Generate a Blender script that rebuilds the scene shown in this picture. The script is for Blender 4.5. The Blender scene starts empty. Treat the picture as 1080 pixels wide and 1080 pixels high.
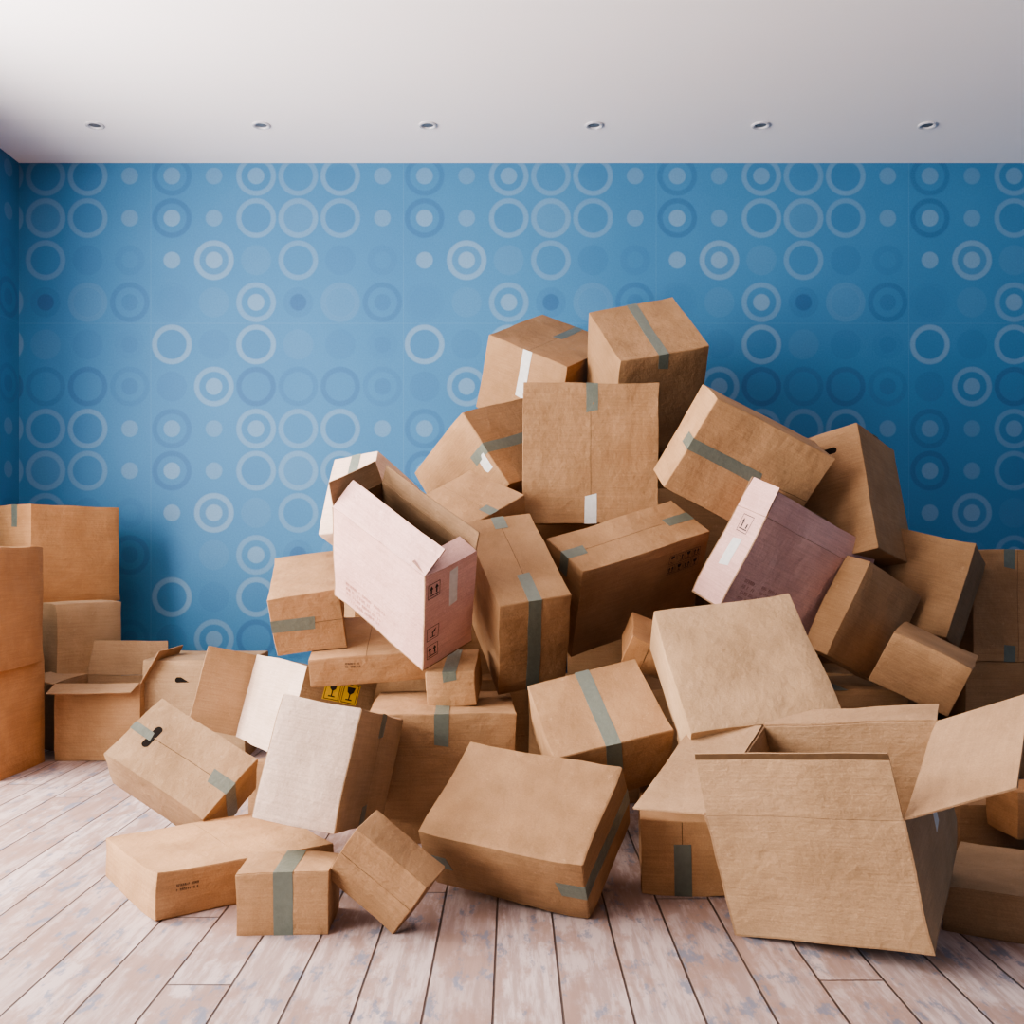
import bpy, bmesh, math, random
from mathutils import Vector, Matrix, noise
random.seed(4)
F=1050.; CAMZ=.86
# ---------------------------------------------------------------- materials
def newmat(n):
    m=bpy.data.materials.new(n); m.use_nodes=True; nt=m.node_tree
    return m,nt,nt.nodes['Principled BSDF']
class NB:
    def __init__(s,nt): s.nt=nt
    def n(s,t,**k):
        x=s.nt.nodes.new(t)
        for a,b in k.items(): setattr(x,a,b)
        return x
    def L(s,a,b): s.nt.links.new(a,b)
    def put(s,sock,v):
        if isinstance(v,(int,float)): sock.default_value=v
        elif isinstance(v,tuple): sock.default_value=v
        else: s.L(v,sock)
    def m(s,op,a,b=None,c=None):
        x=s.n('ShaderNodeMath',operation=op); s.put(x.inputs[0],a)
        if b is not None: s.put(x.inputs[1],b)
        if c is not None: s.put(x.inputs[2],c)
        return x.outputs[0]
    def mix(s,f,a,b,mode='MIX'):
        x=s.n('ShaderNodeMix',data_type='RGBA',blend_type=mode)
        s.put(x.inputs[0],f); s.put(x.inputs[6],a); s.put(x.inputs[7],b)
        return x.outputs[2]
    def noise(s,vec,scale,detail=3,rough=.5):
        x=s.n('ShaderNodeTexNoise'); x.inputs['Scale'].default_value=scale; x.inputs['Detail'].default_value=detail
        x.inputs['Roughness'].default_value=rough
        if vec is not None: s.L(vec,x.inputs['Vector'])
        return x.outputs[0]
    def comb(s,x,y,z):
        c=s.n('ShaderNodeCombineXYZ')
        for i,v in enumerate((x,y,z)): s.put(c.inputs[i],v)
        return c.outputs[0]
    def ss(s,v,a,b):
        x=s.n('ShaderNodeMapRange',interpolation_type='SMOOTHSTEP'); s.put(x.inputs[0],v)
        x.inputs[1].default_value=a; x.inputs[2].default_value=b
        return x.outputs[0]
    def bump(s,h,strength,dist,bsdf,prev=None):
        b=s.n('ShaderNodeBump'); b.inputs['Strength'].default_value=strength; b.inputs['Distance'].default_value=dist
        s.L(h,b.inputs['Height'])
        if prev is not None: s.L(prev,b.inputs['Normal'])
        if bsdf is not None: s.L(b.outputs[0],bsdf.inputs['Normal'])
        return b.outputs[0]
def card(name,c1,c2,rough=.8):
    m,nt,p=newmat(name); B=NB(nt)
    tc=B.n('ShaderNodeTexCoord'); oi=B.n('ShaderNodeObjectInfo')
    v=B.n('ShaderNodeVectorMath',operation='ADD'); B.L(tc.outputs['Object'],v.inputs[0])
    off=B.m('MULTIPLY',oi.outputs['Random'],37.); B.L(B.comb(off,off,off),v.inputs[1]); V=v.outputs[0]
    n1=B.noise(V,6,5,.6); n2=B.noise(V,300,3,.7)
    mp=B.n('ShaderNodeMapping'); mp.inputs['Scale'].default_value=(8,8,190); B.L(V,mp.inputs[0]); n3=B.noise(mp.outputs[0],1,3,.6)
    f=B.ss(n1,.3,.7)
    col=B.mix(f,(*c1,1),(*c2,1))
    sp=B.m('MULTIPLY_ADD',n2,.55,.72); sp2=B.m('MULTIPLY_ADD',n3,.44,.78)
    rv=B.m('MULTIPLY_ADD',oi.outputs['Random'],.30,.85)
    k=B.m('MULTIPLY',B.m('MULTIPLY',sp,sp2),rv)
    col=B.mix(1.,col,B.comb(k,k,k),'MULTIPLY')
    # sparse scuffs
    sc=B.ss(B.noise(V,38,6,.75),.60,.70)
    col=B.mix(B.m('MULTIPLY',sc,.28),col,(c1[0]*1.5,c1[1]*1.6,c1[2]*1.8,1))
    B.L(col,p.inputs['Base Color']); p.inputs['Roughness'].default_value=rough
    p.inputs['Specular IOR Level'].default_value=.3
    b1=B.bump(B.noise(V,9,5,.6),.75,.014,None)
    b2=B.bump(n3,.4,.002,p,b1)
    return m
CARD=card('cardboard',(.365,.212,.108),(.29,.163,.079))
CARDL=card('cardboard_inner',(.30,.188,.106),(.25,.152,.083))
CARDO=card('cardboard_orange',(.42,.22,.098),(.345,.172,.073))
CARDG=card('cardboard_grey_tan',(.38,.248,.142),(.31,.198,.108))
PALE=card('cardboard_pale_and_lit',(.60,.45,.36),(.50,.37,.285))  # pale card; also painted on the lit left side of b22 and b25
PINK=card('carton_pink_white',(.68,.42,.37),(.58,.34,.295),.6)
def simple(n,c,r=.5,sp=.5,wr=0):
    m,nt,p=newmat(n); B=NB(nt)
    tc=B.n('ShaderNodeTexCoord'); nz=B.noise(tc.outputs['Object'],60,3)
    k=B.m('MULTIPLY_ADD',nz,.4,.8)
    B.L(B.mix(1.,(*c,1),B.comb(k,k,k),'MULTIPLY'),p.inputs['Base Color'])
    p.inputs['Roughness'].default_value=r; p.inputs['Specular IOR Level'].default_value=sp
    if wr: B.bump(B.noise(tc.outputs['Object'],70,4,.65),wr,.002,p)
    return m
TAPE=simple('packing_tape',(.125,.14,.112),.38,.5,.8)
LABEL=simple('paper_label',(.60,.60,.58),.6,.3)
INK=simple('black_ink',(.03,.025,.025),.6,.3)
FAINT=simple('faint_red_ink',(.40,.20,.17),.7,.3)
YEL=simple('yellow_sticker',(.75,.50,.06),.5,.3)
DARK=simple('dark_gap',(.015,.012,.01),.9,.1)
SEAM=simple('flap_seam',(.10,.06,.032),.9,.1)
MATS=[CARD,CARDL,CARDO,CARDG,PINK,TAPE,LABEL,INK,FAINT,YEL,DARK,SEAM,PALE]
MI=dict(card=0,inner=1,orange=2,grey=3,pink=4,tape=5,label=6,ink=7,faint=8,yel=9,dark=10,seam=11,pale=12)
# ---------------------------------------------------------------- box builder
AX='abc'
class Bx:
    def __init__(s,d,mat,seam=None,open_=None,inner='inner'):
        s.bm=bmesh.new(); s.d=d; s.mat=MI[mat]; s.seam=seam; s.inner=MI[inner]
        s.seamax=None
        if seam: s.seamax=[i for i in range(3) if AX[i] not in seam.split(':')[0]][0]
        if open_: s.build_open(*open_)
        else: s.build_closed()
    def slab(s,lo,hi,mi,mo=None):
        vs=[s.bm.verts.new((x,y,z)) for x in(lo[0],hi[0]) for y in(lo[1],hi[1]) for z in(lo[2],hi[2])]
        fs=[((0,1,3,2),(0,0)),((4,6,7,5),(0,1)),((0,4,5,1),(1,0)),((2,3,7,6),(1,1)),((0,2,6,4),(2,0)),((1,5,7,3),(2,1))]
        for idx,key in fs:
            f=s.bm.faces.new([vs[i] for i in idx]); f.material_index=mi
            if mo and key==mo[:2]: f.material_index=mo[2]
        return vs
    def build_closed(s):
        bm=s.bm; d=s.d
        r=bmesh.ops.create_cube(bm,size=1)
        for v in r['verts']: v.co=Vector([(v.co[i]+.5)*d[i] for i in range(3)])
        bmesh.ops.bevel(bm,geom=list(bm.edges),offset=.0035,segments=2,affect='EDGES',profile=.6)
        for f in bm.faces: f.material_index=s.mat; f.smooth=False
        if s.seam:
            n=s.seamax; al=AX.index(s.seam.split(':')[1]); ac=3-n-al
            for side in(0,1):
                for h in(0,1):
                    lo=[0,0,0];hi=[0,0,0]
                    if side==0: lo[n]=-.0014;hi[n]=.0005
                    else: lo[n]=d[n]-.0005;hi[n]=d[n]+.0014
                    lo[al]=.0025;hi[al]=d[al]-.0025
                    if h==0: lo[ac]=.0015;hi[ac]=d[ac]/2-.0009
                    else: lo[ac]=d[ac]/2+.0009;hi[ac]=d[ac]-.0015
                    s.slab(lo,hi,s.mat)
                lo=[0,0,0];hi=[0,0,0]
                if side==0: lo[n]=-.0004;hi[n]=.0003
                else: lo[n]=d[n]-.0003;hi[n]=d[n]+.0004
                lo[al]=.003;hi[al]=d[al]-.003;lo[ac]=d[ac]/2-.001;hi[ac]=d[ac]/2+.001
                s.slab(lo,hi,MI['seam'])
    def build_open(s,n,side,flaps):
        d=s.d;t=.005
        for a in range(3):
            for e in(0,1):
                if a==n and e==side: continue
                lo=[0,0,0];hi=list(d)
                if e==0: hi[a]=t
                else: lo[a]=d[a]-t
                if a==n: pass
                elif a==[x for x in range(3) if x!=n][1]:
                    o=[x for x in range(3) if x!=n][0]; lo[o]=t;hi[o]=d[o]-t
                    if side==0: hi[n]=d[n]-t
                    else: lo[n]=t
                else:
                    if side==0: hi[n]=d[n]-t
                    else: lo[n]=t
                s.slab(lo,hi,s.inner,mo=(a,e,s.mat))
        nn=Vector((0,0,0)); nn[n]=-1 if side==0 else 1
        for fl in flaps:
            (h,hs,L,ang)=fl[:4]; band=len(fl)>4
            m=Vector((0,0,0)); m[h]=-1 if hs==0 else 1
            al=3-n-h
            dr=nn*math.cos(math.radians(ang))+m*math.sin(math.radians(ang))
            th=m*math.cos(math.radians(ang))-nn*math.sin(math.radians(ang))
            base=Vector((0,0,0)); base[n]=0 if side==0 else d[n]; base[h]=0 if hs==0 else d[h]
            base=base-th*.002+nn*.001
            ea=Vector((0,0,0)); ea[al]=1
            W=d[al]
            pts=[]
            for k,(l,ins) in enumerate(((.0,.003),(.012,.004),(L-.013,.008),(L,.009))):
                for w in(ins,W-ins):
                    for o in(1,-1):
                        bend=.004*math.sin(l/L*2.0)
                        pts.append(s.bm.verts.new(base+dr*l+ea*w+th*(o*.0021+bend)))
            for k in range(3):
                q=pts[k*4:k*4+8]
                def F_(ids,mi):
                    f=s.bm.faces.new([q[i] for i in ids]); f.material_index=mi
                F_((0,2,6,4),MI['seam'] if (band and k==2) else s.mat); F_((1,5,7,3),s.inner); F_((0,4,5,1),s.inner); F_((2,3,7,6),s.inner)
            for ids in((0,1,3,2),(12,14,15,13)):
                f=s.bm.faces.new([pts[i] for i in ids]); f.material_index=s.inner
    def off(s,n): return .0014 if n==s.seamax else 0
    def tape(s,face,al,c,t0,t1,mat='tape',w=.043):
        n=[i for i in range(3) if AX[i] not in face][0]; a=AX.index(al); ac=3-n-a; d=s.d
        w=min(w,d[ac]*.3)
        o=s.off(n); lo=[0,0,0];hi=[0,0,0]
        lo[n]=-o-.0007;hi[n]=-o+.0002
        lo[a]=t0*d[a]-(.0007+s.off(a) if t0==0 else 0);hi[a]=t1*d[a]+(.0007+s.off(a) if t1==1 else 0)
        lo[ac]=c*d[ac]-w/2;hi[ac]=c*d[ac]+w/2
        vs=s.slab(lo,hi,MI[mat])
        # torn, slightly slanted free ends
        sk=random.uniform(-.006,.006)
        for v in vs:
            side=1 if v.co[ac]>c*d[ac] else -1
            if t0>0 and abs(v.co[a]-lo[a])<1e-6: v.co[a]+=sk*side
            elif t1<1 and abs(v.co[a]-hi[a])<1e-6: v.co[a]+=sk*side
    def poly(s,face,pts,mat,lift=0):
        i0,i1=AX.index(face[0]),AX.index(face[1]); n=3-i0-i1
        vs=[]
        for u,v in pts:
            p=[0,0,0];p[i0]=u;p[i1]=v;p[n]=-s.off(n)-.0005-lift
            vs.append(s.bm.verts.new(p))
        f=s.bm.faces.new(vs); f.material_index=MI[mat]
    def rect(s,face,u0,v0,u1,v1,mat,lift=0): s.poly(face,[(u0,v0),(u1,v0),(u1,v1),(u0,v1)],mat,lift)
    def hole(s,face,u,v,w=.07,h=.022,swap=False):
        i0,i1=AX.index(face[0]),AX.index(face[1]); cu,cv=u*s.d[i0],v*s.d[i1]
        pts=[]
        for k in range(20):
            a=k/20*2*math.pi; r=h/2
            x=math.cos(a)*r+(1 if math.cos(a)>0 else -1)*(w/2-r); y=math.sin(a)*r
            if swap: x,y=y,x
            pts.append((cu+x,cv+y))
        s.poly(face,pts,'dark',-.0001)
    def frame(s,face,cu,cv,sz,mat):
        for r in((-1,-1,1,-.92),(-1,.92,1,1),(-1,-1,-.92,1),(.92,-1,1,1)): s.rect(face,cu+r[0]*sz*.5,cv+r[1]*sz*.6,cu+r[2]*sz*.5,cv+r[3]*sz*.6,mat,.0002)
    def arrow(s,face,cu,cv,sz,mat='ink'):
        s.frame(face,cu,cv,sz,mat)
        for o in(-.22,.22):
            s.poly(face,[(cu+sz*(o-.16),cv-sz*.1),(cu+sz*(o+.16),cv-sz*.1),(cu+sz*o,cv-sz*.42)],mat)
            s.rect(face,cu+sz*(o-.06),cv-sz*.1,cu+sz*(o+.06),cv+sz*.28,mat)
        s.rect(face,cu-sz*.38,cv+sz*.34,cu+sz*.38,cv+sz*.42,mat)
    def glass(s,face,cu,cv,sz,mat='ink'):
        s.frame(face,cu,cv,sz,mat)
        s.poly(face,[(cu-sz*.27,cv-sz*.42),(cu+sz*.27,cv-sz*.42),(cu+sz*.2,cv-sz*.1),(cu+sz*.05,cv+.02*sz),(cu-sz*.05,cv+.02*sz),(cu-sz*.2,cv-sz*.1)],mat,.0002)
        s.rect(face,cu-sz*.04,cv,cu+sz*.04,cv+sz*.36,mat,.0002); s.rect(face,cu-sz*.22,cv+sz*.34,cu+sz*.22,cv+sz*.42,mat,.0002)
    def text(s,face,u0,v0,w,rows,ch,mat='faint'):
        rr=random.Random(3)
        for r in range(rows):
            u=u0; v=v0+r*ch*1.7
            while abs(u-u0)<abs(w)*rr.uniform(.75,1):
                if rr.random()<.15: u+=ch*.6*(1 if w>0 else -1); continue
                g=ch*.55*(1 if w>0 else -1); st=ch*.16*(1 if w>0 else -1)
                k=rr.randint(0,3)
                s.rect(face,u,v,u+st,v+ch,mat)
                if k!=1: s.rect(face,u+st,v,u+g,v+ch*.18,mat)
                if k!=2: s.rect(face,u+st,v+ch*.42,u+g,v+ch*.58,mat)
                if k>1: s.rect(face,u+g-st,v+ch*.18,u+g,v+ch,mat)
                u+=g*1.45
    def finish(s,name,P,M):
        bm=s.bm; bmesh.ops.recalc_face_normals(bm,faces=bm.faces)
        # dents and warped panels: cut everything on a common grid, then bend with one smooth field
        for a in range(3):
            no=[0,0,0];no[a]=1
            n=max(3,int(s.d[a]/.05))
            for i in range(1,n):
                co=[0,0,0];co[a]=s.d[a]*i/n+.00013
                bmesh.ops.bisect_plane(bm,geom=list(bm.verts)+list(bm.edges)+list(bm.faces),dist=1e-6,plane_co=co,plane_no=no)
        so=Vector((random.uniform(0,50),random.uniform(0,50),random.uniform(0,50)))
        for v in bm.verts:
            p=v.co.copy()
            near=[min(abs(p[i]),abs(p[i]-s.d[i])) for i in range(3)]; near.sort()
            corner=max(0,1-(near[0]+near[1]+near[2])/.05)
            v.co=p+noise.noise_vector(p*5.5+so)*.0048+noise.noise_vector(p*17+so)*(.0016+.006*corner)
        me=bpy.data.meshes.new(name)
        bm.to_mesh(me); bm.free()
        me.shade_smooth(); me.set_sharp_from_angle(angle=math.radians(24))
        for m in MATS: me.materials.append(m)
        o=bpy.data.objects.new(name,me); bpy.context.collection.objects.link(o)
        mat=Matrix.Identity(4)
        for i in range(3):
            for j in range(3): mat[j][i]=M[i][j]
            mat[i][3]=P[i]
        o.matrix_world=mat
        return o
# ---------------------------------------------------------------- measured box poses (mm / mrad, world space)
FIT='''b1 237 4181 1628 -676 -2648 -696 401 470 348 1 65
b2 414 3850 1585 -1576 -2016 -860 381 371 496 1 76
b4 -192 3850 1394 1066 2311 34 426 541 345 1 17
b5 671 3259 1360 -1716 -1906 109 228 464 347 1 90
b7 1608 3451 873 -803 -2719 167 351 328 339 1 71
p9 807 3153 961 -1255 -2350 149 142 602 324 1 43
b10 -39 2948 688 -1597 -2117 -710 445 226 362 1 20
b11 226 3173 784 -1300 -2356 -721 213 530 355 1 46
b12 447 2497 401 -1717 -1899 -797 427 397 158 1 80
b13 355 3223 576 -1265 -750 -1081 93 118 279 -1 45
b14 113 2613 310 -1764 -2138 -747 311 324 183 1 70
p15 -241 2803 777 -1005 -2483 -846 444 197 373 1 56
b16 -497 3700 1227 770 2959 -705 206 288 325 1 64
b17 -168 3339 924 -1042 -2620 -818 267 310 240 1 27
b18 -794 3237 702 -1932 -2297 -394 508 230 203 1 38
b19 -662 3223 503 -2038 -2231 -262 708 377 92 1 74
b20 -268 3030 483 -2186 -2056 -307 201 154 107 1 75
b21 -424 2903 380 -2170 -2262 -1 619 436 378 1 87
b22 -711 3446 462 -1469 -2620 373 562 278 328 1 46
b24 -855 2761 111 -542 -2477 -1082 354 225 182 1 66
b25 -363 2389 477 -178 -2935 302 201 506 296 1 12
b26 -825 2296 104 -1395 -2814 4 405 457 103 1 29
b27 -410 2223 136 35 -3139 -1 205 167 136 1 66
b28 -341 2193 252 -1996 -1423 187 50 203 174 1 0
b29 150 2212 155 663 2887 870 417 313 185 1 9
b30 767 1934 331 805 2802 404 416 427 301 1 88
b31 973 2251 100 2704 1584 5 396 284 100 1 37
b32 321 2485 187 2347 2087 6 664 208 187 1 57
b33 1190 3309 821 -1326 -2408 367 80 321 340 1 66
b34 1190 3095 610 -2320 -1433 301 330 248 174 1 53
l1 -2080 4299 1057 915 3005 2 423 434 435 1 41
l2 -1940 4245 629 912 3006 -2 583 311 628 1 49'''
BOX={};bad=[]
for ln in FIT.split('\n'):
    t=ln.split(); v=[int(x) for x in t[1:]]
    if sum((i+1)*x for i,x in enumerate(v[:-1]))%97!=v[-1]: bad.append(t[0])
    w=Vector(v[3:6])/1000; R=Matrix.Rotation(w.length,3,w.normalized())
    M=[R.col[0].copy(),R.col[1].copy(),R.col[2]*v[9]]
    d=[x/1000 for x in v[6:9]]
    if v[9]<0: M=[M[1],M[0],M[2]]; d=[d[1],d[0],d[2]]
    BOX[t[0]]=[Vector(v[:3])/1000,M,d]
def o2(n,x,y,z,yaw,dx,dy,dz):
    c,s=math.cos(yaw),math.sin(yaw)
    A=Vector((-s,c,0));Bv=Vector((c,s,0));C=Vector((0,0,-1))
    BOX[n]=[Vector((x,y,z+dz)),[A,Bv,C],[dy,dx,dz]]
o2('b3',.041,3.603,.956,0,.487,.211,.508)
o2('b8',1.736,3.750,.439,0,.34,.35,.421)
o2('b36',1.707,3.750,0,0,.36,.40,.437)
o2('b37',1.250,2.780,0,0,.30,.30,.146)
o2('l3',-2.295,3.614,.415,.03,.430,.360,.455)
o2('l4',-2.360,3.680,0,0,.460,.370,.413)
o2('l5',-1.863,4.050,0,0,.351,.310,.312)
o2('b23',-1.523,4.10,.001,0,.422,.4,.402)
o2('b38',1.32,2.6,.103,.05,.24,.16,.12)
o2('b39',.01,3.86,.754,0,.44,.33,.25)
BOX['b6']=[Vector((1.214,3.508,1.309)),[Vector((-.754,.614,-.238)).normalized(),Vector((.656,.727,-.202)).normalized(),Vector((.049,-.309,-.951)).normalized()],[.24,.35,.46]]
BOX['b28'][2][0]=.08; BOX['b21'][2][0]=.45; BOX['b32'][2][0]=.4; BOX['b19'][2][0]=.5; BOX['b33'][2][0]=.11
FILL='''-203 3608 2 263 0 20
1111 4259 2 313 0 23
-766 4073 2 126 0 33
1124 3897 2 -428 0 34
195 3295 2 347 0 31
888 3379 2 30 0 12
319 4217 2 27 0 40
779 3781 2 505 0 85
213 3846 372 -248 0 75
-271 4229 2 138 0 15
1165 4230 372 -124 0 60
-293 3781 372 227 0 78
601 4334 372 134 0 57
-236 4314 372 367 0 15
488 4239 742 -48 0 39
-657 4154 372 508 1 37
732 2618 2 532 2 61
525 3113 182 -341 2 26
881 3873 372 -112 2 90
-764 4421 662 88 2 47
539 4470 1112 -365 2 16
-841 3180 2 -519 3 69
970 3021 2 555 3 38'''
SZ=[(.46,.4,.38),(.4,.32,.3),(.3,.28,.24),(.22,.2,.18)]
for i,ln in enumerate(FILL.split('\n')):
    v=[int(x) for x in ln.split()]
    if sum((i+1)*x for i,x in enumerate(v[:-1]))%97!=v[-1]: bad.append('f%d'%i)
    o2('f%d'%i,v[0]/1000,v[1]/1000,v[2]/1000,v[3]/1000,*SZ[v[4]])
# ---------------------------------------------------------------- box specs: material, seam, decorations
SP={
'b1':('card','ab:b',[('T','ac','c',.5,0,.62,'label'),('T','ab','b',.5,.55,1)]),
'b2':('card','ab:a',[('T','ab','a',.5,0,1),('T','bc','c',.5,0,.13)]),
'b3':('card','bc:c',[('T','bc','c',.51,0,.2),('T','bc','c',.5,.8,1,'label'),('T','ab','a',.51,0,1)]),
'b4':('card','bc:b',[('T','bc','b',.5,0,1),('T','ac','a',.5,0,.22),('R','ac',.05,.52,.16,.72,'label')]),
'b5':('card','bc:b',[('T','bc','b',.5,0,.6),('T','ac','a',.5,0,.4)]),
'b6':('card','ab:a',[('H','ac',.5,.16),('T','ab','a',.5,0,1)]),
'b7':('card',None,[]),
'b8':('card','bc:c',[('T','bc','c',.4,0,.16),('T','bc','c',.4,.85,1)]),
'b36':('card','ab:a',[]),'b37':('card','ab:b',[]),'b38':('orange','ab:b',[]),'b39':('card','ab:a',[]),
'b10':('card','ab:a',[('T','ab','a',.5,0,.3),('T','ab','a',.5,.85,1),('T','bc','c',.5,0,1)]),
'b11':('card','ab:b',[('T','ab','b',.5,0,.16),('T','ab','b',.5,.8,1),('T','ac','c',.5,0,.2),('G',)]),
'b12':('grey',None,[]),'b13':('orange','ab:b',[]),
'b14':('card','ab:a',[('T','ab','a',.5,0,1),('T','bc','c',.5,0,.5)]),
'b16':('pale','ac:c',[('T','ac','c',.5,0,.6)]),
'b17':('card','ab:a',[('T','ab','a',.5,0,.2)]),
'b18':('card','bc:b',[('T','bc','b',.5,0,.6)]),
'b19':('card','ab:a',[('X','bc',.12,.02,.05,2,.006,'ink')]),
'b20':('card','ab:a',[('T','ab','a',.5,0,1),('T','bc','c',.5,0,.25)]),
'b21':('card','ab:a',[('T','ab','a',.5,0,.6),('T','bc','c',.5,0,.25)]),
'b23':('grey','ab:b',[('H','bc',.4,.2)]),
'b24':('grey','ab:a',[('T','ab','a',.5,0,.2),('T','ab','a',.5,.80,1,'tape',.026),('T','bc','c',.5,0,1),('H','ab',.80,.5,.075,.024,True)]),
'b25':('grey','bc:c',[('T','bc','c',.5,0,.2),('T','bc','c',.5,.8,1)]),
'b26':('card','ab:a',[('X','bc',.05,.03,.06,2,.006,'ink')]),
'b27':('card','ab:b',[('T','ab','b',.5,0,1),('T','ac','c',.5,0,1)]),
'b28':('card','bc:b',[]),
'b29':('card','bc:b',[('T','bc','b',.5,0,1),('T','ac','a',.5,0,.16),('T','ac','a',.5,.84,1)]),
'b31':('grey','ab:b',[]),
'b32':('card','bc:c',[('T','bc','c',.5,.3,1)]),
'b33':('card','ab:b',[]),'b34':('card',None,[]),
'l1':('orange','ab:a',[('T','ac','c',.3,0,.22)]),'l2':('grey','ab:a',[]),
'l3':('orange','ab:b',[]),'l4':('orange','ab:b',[]),
}
OPEN={
'b30':('grey',(2,0,[(1,0,.15,0,1),(0,1,.18,88),(0,0,.215,70),(1,1,.10,93)])),
'p15':('pink',(2,0,[(1,1,.06,8),(0,1,.07,18),(1,0,.10,-52),(0,0,.07,-80)])),
'p9':('pink',(2,0,[(0,0,.09,-16),(1,0,.10,0),(0,1,.10,4),(1,1,.1,80)])),
'l5':('card',(2,0,[(1,0,.12,78),(0,0,.09,105),(0,1,.15,12),(1,1,.15,28)])),
'b22':('grey',(0,1,[(1,0,.20,97),(1,1,.2,20)])),
}
for k,(P,M,d) in BOX.items():
    if k in OPEN:
        mt,op=OPEN[k]; bx=Bx(d,mt,None,op)
        if k=='p15':
            for b_,c_,g in((.17,.16,'a'),(.17,.62,'g'),(.17,.82,'a')):
                (bx.arrow if g=='a' else bx.glass)('bc',b_*d[1],c_*d[2],.045)
            bx.tape('bc','c',.55,.05,.42,'label',.03)
            bx.text('ac',.86*d[0],.72*d[2],-.2,4,.013,'faint')
        if k=='p9':
            bx.arrow('ac',.5*d[0],.14*d[2],.05)
            bx.tape('ac','c',.5,.3,.6,'label',.04)
            bx.text('bc',.08*d[1],.62*d[2],.2,5,.012,'faint')
        if k=='b22':
            for q in(.42,.66):
                bx.rect('bc',q*d[1]-.032,.2*d[2]-.036,q*d[1]+.032,.2*d[2]+.036,'yel')
                bx.glass('bc',q*d[1],.2*d[2],.055)
            for f in bx.bm.faces:
                c=f.calc_center_median()
                if abs(c[1])<1e-5: f.material_index=MI['pale']  # left side painted paler to look lit from the left
        if k=='b30': bx.tape('bc','c',.55,.3,.5,'label',.03)
        bx.finish('open_cardboard_box',P,M)
    else:
        mt,seam,dec=SP.get(k,('card','ab:a',[('T','ab','a',.5,0,1)] if k[0]=='f' else []))
        bx=Bx(d,mt,seam)
        if k=='b25':
            for f in bx.bm.faces:
                c=f.calc_center_median()
                if abs(c[1])<1e-3: f.material_index=MI['pale']  # brightness of the lit left face put into its colour
        for q in dec:
            if q[0]=='T': bx.tape(*q[1:])
            elif q[0]=='H': bx.hole(*q[1:])
            elif q[0]=='R':
                i0,i1=AX.index(q[1][0]),AX.index(q[1][1]); bx.rect(q[1],q[2]*d[i0],q[3]*d[i1],q[4]*d[i0],q[5]*d[i1],q[6])
            elif q[0]=='X': bx.text(*q[1:])
            elif q[0]=='G':
                for r in range(2):
                    for c in range(4): (bx.arrow if (r+c)%2 else bx.glass)('bc',.72*d[1]+c*.034,.2*d[2]+r*.042,.030)
        bx.finish('cardboard_box',P,M)
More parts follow.
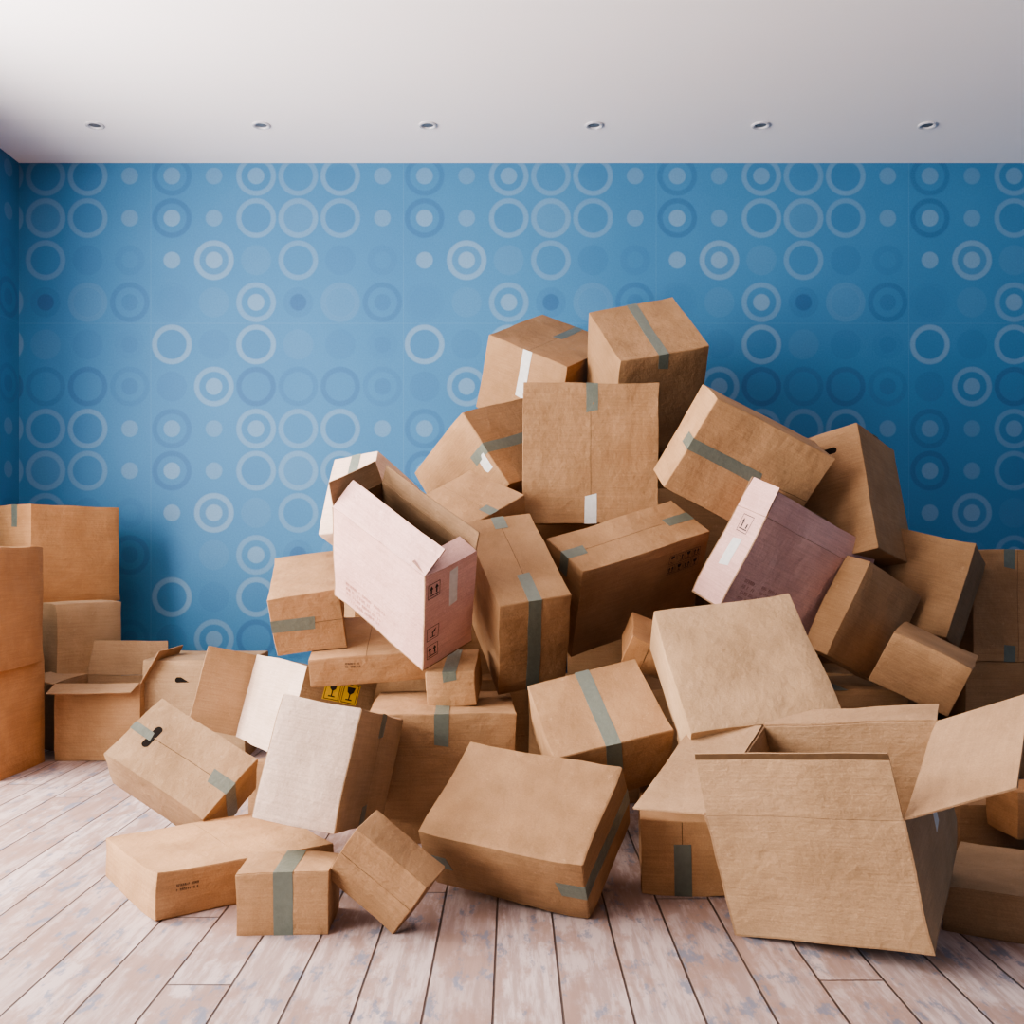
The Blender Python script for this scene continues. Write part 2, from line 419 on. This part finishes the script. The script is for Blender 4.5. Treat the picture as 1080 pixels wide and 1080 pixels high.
# ---------------------------------------------------------------- room
def mesh_obj(name,verts,faces,mat):
    me=bpy.data.meshes.new(name); me.from_pydata(verts,[],faces); me.materials.append(mat)
    o=bpy.data.objects.new(name,me); bpy.context.collection.objects.link(o); return o
def slabs(name,boxes,mat):
    vs=[];fs=[]
    for lo,hi in boxes:
        b=len(vs)
        vs+=[(x,y,z) for x in(lo[0],hi[0]) for y in(lo[1],hi[1]) for z in(lo[2],hi[2])]
        fs+=[tuple(b+i for i in f) for f in((0,1,3,2),(4,6,7,5),(0,4,5,1),(2,3,7,6),(0,2,6,4),(1,5,7,3))]
    return mesh_obj(name,vs,fs,mat)
CH=2.803; XL=-2.476; XR=3.6; YB=5.0; YF=-1.6
def wallpaper(name,axis,ph):
    m,nt,p=newmat(name); B=NB(nt)
    tc=B.n('ShaderNodeTexCoord'); sx=B.n('ShaderNodeSeparateXYZ'); B.L(tc.outputs['Object'],sx.inputs[0])
    T=1.269
    u=B.m('DIVIDE',B.m('SUBTRACT',sx.outputs[axis],ph),T); v=B.m('DIVIDE',B.m('SUBTRACT',1.998,sx.outputs[2]),T)
    fu=B.m('MULTIPLY',B.m('FRACT',u),6.); fv=B.m('MULTIPLY',B.m('FRACT',v),6.)
    ci=B.m('FLOOR',fu); ri=B.m('FLOOR',fv)
    lu=B.m('SUBTRACT',B.m('FRACT',fu),.5); lv=B.m('SUBTRACT',B.m('FRACT',fv),.5)
    r=B.m('SQRT',B.m('ADD',B.m('MULTIPLY',lu,lu),B.m('MULTIPLY',lv,lv)))
    N=.5
    tab=[[(1,N,.42),(N,N,.35),(.95,N,.38),(N,N,.6),(N,N,.35),(N,.4,.42)],
         [(N,N,.3),(.9,1,.42),(.15,N,.4),(.3,N,.5),(.2,N,.4),(.35,.3,N)],
         [(.25,.85,N),(N,.75,N),(.85,.95,.4),(.8,N,.45),(.85,N,.35),(N,.8,N)],
         [(.2,1,.45),(N,.8,N),(.85,N,.4),(.85,N,.62),(.8,N,.38),(N,.8,N)],
         [(N,.95,N),(1,1,.6),(N,N,.62),(.8,N,.45),(N,N,.32),(N,.6,.35)],
         [(.45,N,.38),(N,N,.6),(.85,1,N),(N,.2,.3),(.62,N,.62),(.25,.3,N)]]
    def ramp(rows):
        x=B.n('ShaderNodeValToRGB'); cr=x.color_ramp; cr.interpolation='CONSTANT'
        cells=[c for rr in rows for c in rr]
        while len(cr.elements)>1: cr.elements.remove(cr.elements[-1])
        cr.elements[0].position=0; cr.elements[0].color=(*cells[0],1)
        for i,c in enumerate(cells[1:],1):
            e=cr.elements.new(i/18.); e.color=(*c,1)
        return x
    idx=B.m('ADD',B.m('MULTIPLY',ri,6.),ci)
    r1=ramp(tab[:3]); B.L(B.m('DIVIDE',B.m('ADD',idx,.5),18.),r1.inputs[0])
    r2=ramp(tab[3:]); B.L(B.m('DIVIDE',B.m('SUBTRACT',idx,17.5),18.),r2.inputs[0])
    code=B.mix(B.m('GREATER_THAN',idx,17.5),r1.outputs[0],r2.outputs[0])
    sc=B.n('ShaderNodeSeparateColor'); B.L(code,sc.inputs[0])
    def band(a,b):
        e=.024
        return B.m('MULTIPLY',B.ss(r,a-e,a+e),B.m('SUBTRACT',1.,B.ss(r,b-e,b+e)))
    ring=band(.348,.470); dot=B.m('SUBTRACT',1.,B.ss(r,.175,.22)); disk=B.m('SUBTRACT',1.,B.ss(r,.335,.38))
    def sg(ch,mask,k): return B.m('MULTIPLY',B.m('MULTIPLY',B.m('SUBTRACT',sc.outputs[ch],.5),2*k),mask)
    a=B.m('ADD',sg(2,disk,.7),B.m('ADD',sg(0,ring,1.),sg(1,dot,1.)))
    cn=B.noise(tc.outputs['Object'],1.3,2)
    base=B.mix(B.ss(cn,.3,.7),(.043,.168,.325,1),(.049,.185,.348,1))
    lt=B.m('MAXIMUM',B.m('MULTIPLY',a,.27),0.); dk=B.m('MAXIMUM',B.m('MULTIPLY',a,-.6),0.)
    col=B.mix(lt,base,(.36,.48,.57,1)); col=B.mix(dk,col,(.017,.062,.17,1))
    def seam(x):
        f=B.m('FRACT',x); dd=B.m('MINIMUM',f,B.m('SUBTRACT',1.,f)); return B.m('SUBTRACT',1.,B.ss(dd,.0008,.0024))
    se=B.m('MAXIMUM',seam(u),seam(v))
    col=B.mix(B.m('MULTIPLY',se,.08),col,(.25,.42,.55,1))
    g=B.m('MULTIPLY_ADD',B.noise(tc.outputs['Object'],130,4,.75),.5,.75)
    col=B.mix(1.,col,B.comb(g,g,g),'MULTIPLY')
    B.L(col,p.inputs['Base Color']); p.inputs['Roughness'].default_value=.62; p.inputs['Specular IOR Level'].default_value=.35
    b=B.bump(B.noise(tc.outputs['Object'],140,4,.65),.5,.002,None)
    B.bump(se,-.2,.002,p,b)
    return m
WPB=wallpaper('wallpaper_blue_circles_back',0,-1.814)
WPL=wallpaper('wallpaper_blue_circles_side',1,YB-1.269*4)
def plaster():
    m,nt,p=newmat('ceiling_plaster'); B=NB(nt); tc=B.n('ShaderNodeTexCoord')
    n=B.noise(tc.outputs['Object'],2,3)
    B.L(B.mix(n,(.92,.86,.87,1),(.94,.90,.905,1)),p.inputs['Base Color']); p.inputs['Roughness'].default_value=.85
    B.bump(B.noise(tc.outputs['Object'],90,3),.15,.002,p); return m
PL=plaster()
def floormat():
    m,nt,p=newmat('whitewashed_plank_floor'); B=NB(nt); tc=B.n('ShaderNodeTexCoord')
    sx=B.n('ShaderNodeSeparateXYZ'); B.L(tc.outputs['Object'],sx.inputs[0])
    W=.1298; x=B.m('DIVIDE',B.m('ADD',sx.outputs[0],.0346),W); pi=B.m('FLOOR',x); fx=B.m('FRACT',x)
    wn=B.n('ShaderNodeTexWhiteNoise',noise_dimensions='1D'); B.L(pi,wn.inputs['W'])
    LN=1.7
    y=B.m('ADD',B.m('DIVIDE',sx.outputs[1],LN),B.m('MULTIPLY',wn.outputs['Value'],7.)); bi=B.m('FLOOR',y); fy=B.m('FRACT',y)
    wn2=B.n('ShaderNodeTexWhiteNoise',noise_dimensions='2D'); B.L(B.comb(pi,bi,0.),wn2.inputs['Vector']); rnd=wn2.outputs['Value']
    gx=B.m('MINIMUM',fx,B.m('SUBTRACT',1.,fx)); gy=B.m('MULTIPLY',B.m('MINIMUM',fy,B.m('SUBTRACT',1.,fy)),LN/W)
    g=B.m('MINIMUM',gx,gy); gap=B.m('SUBTRACT',1.,B.ss(g,.008,.026))
    V=B.comb(B.m('ADD',sx.outputs[0],B.m('MULTIPLY',rnd,11.)),B.m('MULTIPLY',sx.outputs[1],.09),B.m('MULTIPLY',rnd,9.))
    gr=B.noise(V,42,7,.7); V2=B.comb(B.m('ADD',sx.outputs[0],B.m('MULTIPLY',rnd,5.)),B.m('MULTIPLY',sx.outputs[1],.4),rnd)
    patch=B.noise(V2,10,6,.68); spk=B.noise(V2,22,5,.7)
    c=B.mix(rnd,(.51,.415,.40,1),(.40,.31,.29,1))
    c=B.mix(B.m('MULTIPLY',B.ss(gr,.40,.60),.7),c,(.25,.17,.145,1))
    c=B.mix(B.m('MULTIPLY',B.ss(patch,.48,.58),.75),c,(.27,.175,.14,1))
    c=B.mix(B.m('MULTIPLY',B.ss(spk,.54,.63),.75),c,(.13,.16,.22,1))
    c=B.mix(B.m('MULTIPLY',gap,.92),c,(.04,.025,.02,1))
    B.L(c,p.inputs['Base Color'])
    B.L(B.m('MULTIPLY_ADD',gr,.3,.36),p.inputs['Roughness']); p.inputs['Specular IOR Level'].default_value=.4
    b=B.bump(B.m('MULTIPLY',gap,-1.),.8,.004,None); B.bump(gr,.3,.002,p,b)
    return m
slabs('floor',[((XL-.2,YF,-.1),(XR+.2,YB+.2,0))],floormat())
slabs('ceiling',[((XL-.2,YF,CH),(XR+.2,YB+.2,CH+.1))],PL)
slabs('wall_back',[((XL-.2,YB,0),(XR+.2,YB+.15,CH))],WPB)
WH=simple('white_paint',(.8,.8,.8),.4)
WZ0,WZ1=.5,2.5; WINS=[(-.2,1.5),(2.1,3.6)]  # both out of view; the front opening is added to light the boxes' left faces
seg=[((XL-.15,YF,0),(XL,WINS[0][0],CH)),((XL-.15,WINS[0][1],0),(XL,WINS[1][0],CH)),((XL-.15,WINS[1][1],0),(XL,YB,CH))]
for y0,y1 in WINS: seg+=[((XL-.15,y0,0),(XL,y1,WZ0)),((XL-.15,y0,WZ1),(XL,y1,CH))]
slabs('wall_left',seg,WPL)
slabs('wall_right',[((XR,YF,0),(XR+.15,YB,CH))],WPL)
t=.05
for i,(y0,y1) in enumerate(WINS):
    slabs('unseen_window_%d'%(i+1),[((XL-.12,y0,WZ0),(XL-.05,y0+t,WZ1)),((XL-.12,y1-t,WZ0),(XL-.05,y1,WZ1)),((XL-.12,y0+t,WZ0),(XL-.05,y1-t,WZ0+t)),((XL-.12,y0+t,WZ1-t),(XL-.05,y1-t,WZ1)),((XL-.11,(y0+y1)/2-.02,WZ0+t),(XL-.06,(y0+y1)/2+.02,WZ1-t))],WH)
CHR=simple('brushed_metal',(.62,.60,.62),.25,.6)
LENS=simple('spot_lens',(.12,.12,.13),.2,.6)
for i in range(6):
    bm=bmesh.new(); N=32
    prof=[(.042,0),(.042,-.004),(.036,-.007),(.029,-.005),(.026,.0),(.022,-.001),(.0,-.001)]
    rings=[]
    for r,z in prof:
        rings.append([bm.verts.new((r*math.cos(2*math.pi*k/N),r*math.sin(2*math.pi*k/N),z)) for k in range(N)] if r>0 else [bm.verts.new((0,0,z))])
    for j in range(len(prof)-1):
        a,b=rings[j],rings[j+1]
        for k in range(N):
            f=bm.faces.new([a[k],a[(k+1)%N],b[(k+1)%N],b[k]] if len(b)>1 else [a[k],a[(k+1)%N],b[0]])
            f.material_index=1 if j>=4 else 0
    me=bpy.data.meshes.new('recessed_ceiling_light'); bm.to_mesh(me); bm.free(); me.materials.append(CHR); me.materials.append(LENS)
    o=bpy.data.objects.new('recessed_ceiling_light',me); o.location=(-1.908+.7616*i,4.554,CH); bpy.context.collection.objects.link(o)
# ---------------------------------------------------------------- lights
def area(name,loc,rot,sx,sy,e,c):
    l=bpy.data.lights.new(name,'AREA'); l.shape='RECTANGLE'; l.size=sx; l.size_y=sy; l.energy=e; l.color=c
    o=bpy.data.objects.new(name,l); o.location=loc; o.rotation_euler=rot; bpy.context.collection.objects.link(o)
for (y0,y1),e in zip(WINS,(235,285)):  # front lamp is an addition that brightens left-facing sides
    area('unseen_window_daylight',(XL-.16,(y0+y1)/2,(WZ0+WZ1)/2),(0,-math.pi/2,0),WZ1-WZ0,y1-y0,e,(1,.92,.87))
w=bpy.data.worlds.new('world'); bpy.context.scene.world=w; w.use_nodes=True
bg=w.node_tree.nodes['Background']; bg.inputs[0].default_value=(.88,.86,1,1); bg.inputs[1].default_value=.14
bpy.context.scene.view_settings.look='AgX - Medium High Contrast'
cam=bpy.data.cameras.new('camera'); cam.lens=35; cam.sensor_width=36; cam.shift_y=40/1080; cam.clip_start=.05
co=bpy.data.objects.new('camera',cam); co.location=(0,0,CAMZ); co.rotation_euler=(math.pi/2,0,0); bpy.context.collection.objects.link(co); bpy.context.scene.camera=co
if bad: raise RuntimeError('BAD '+' '.join(bad))
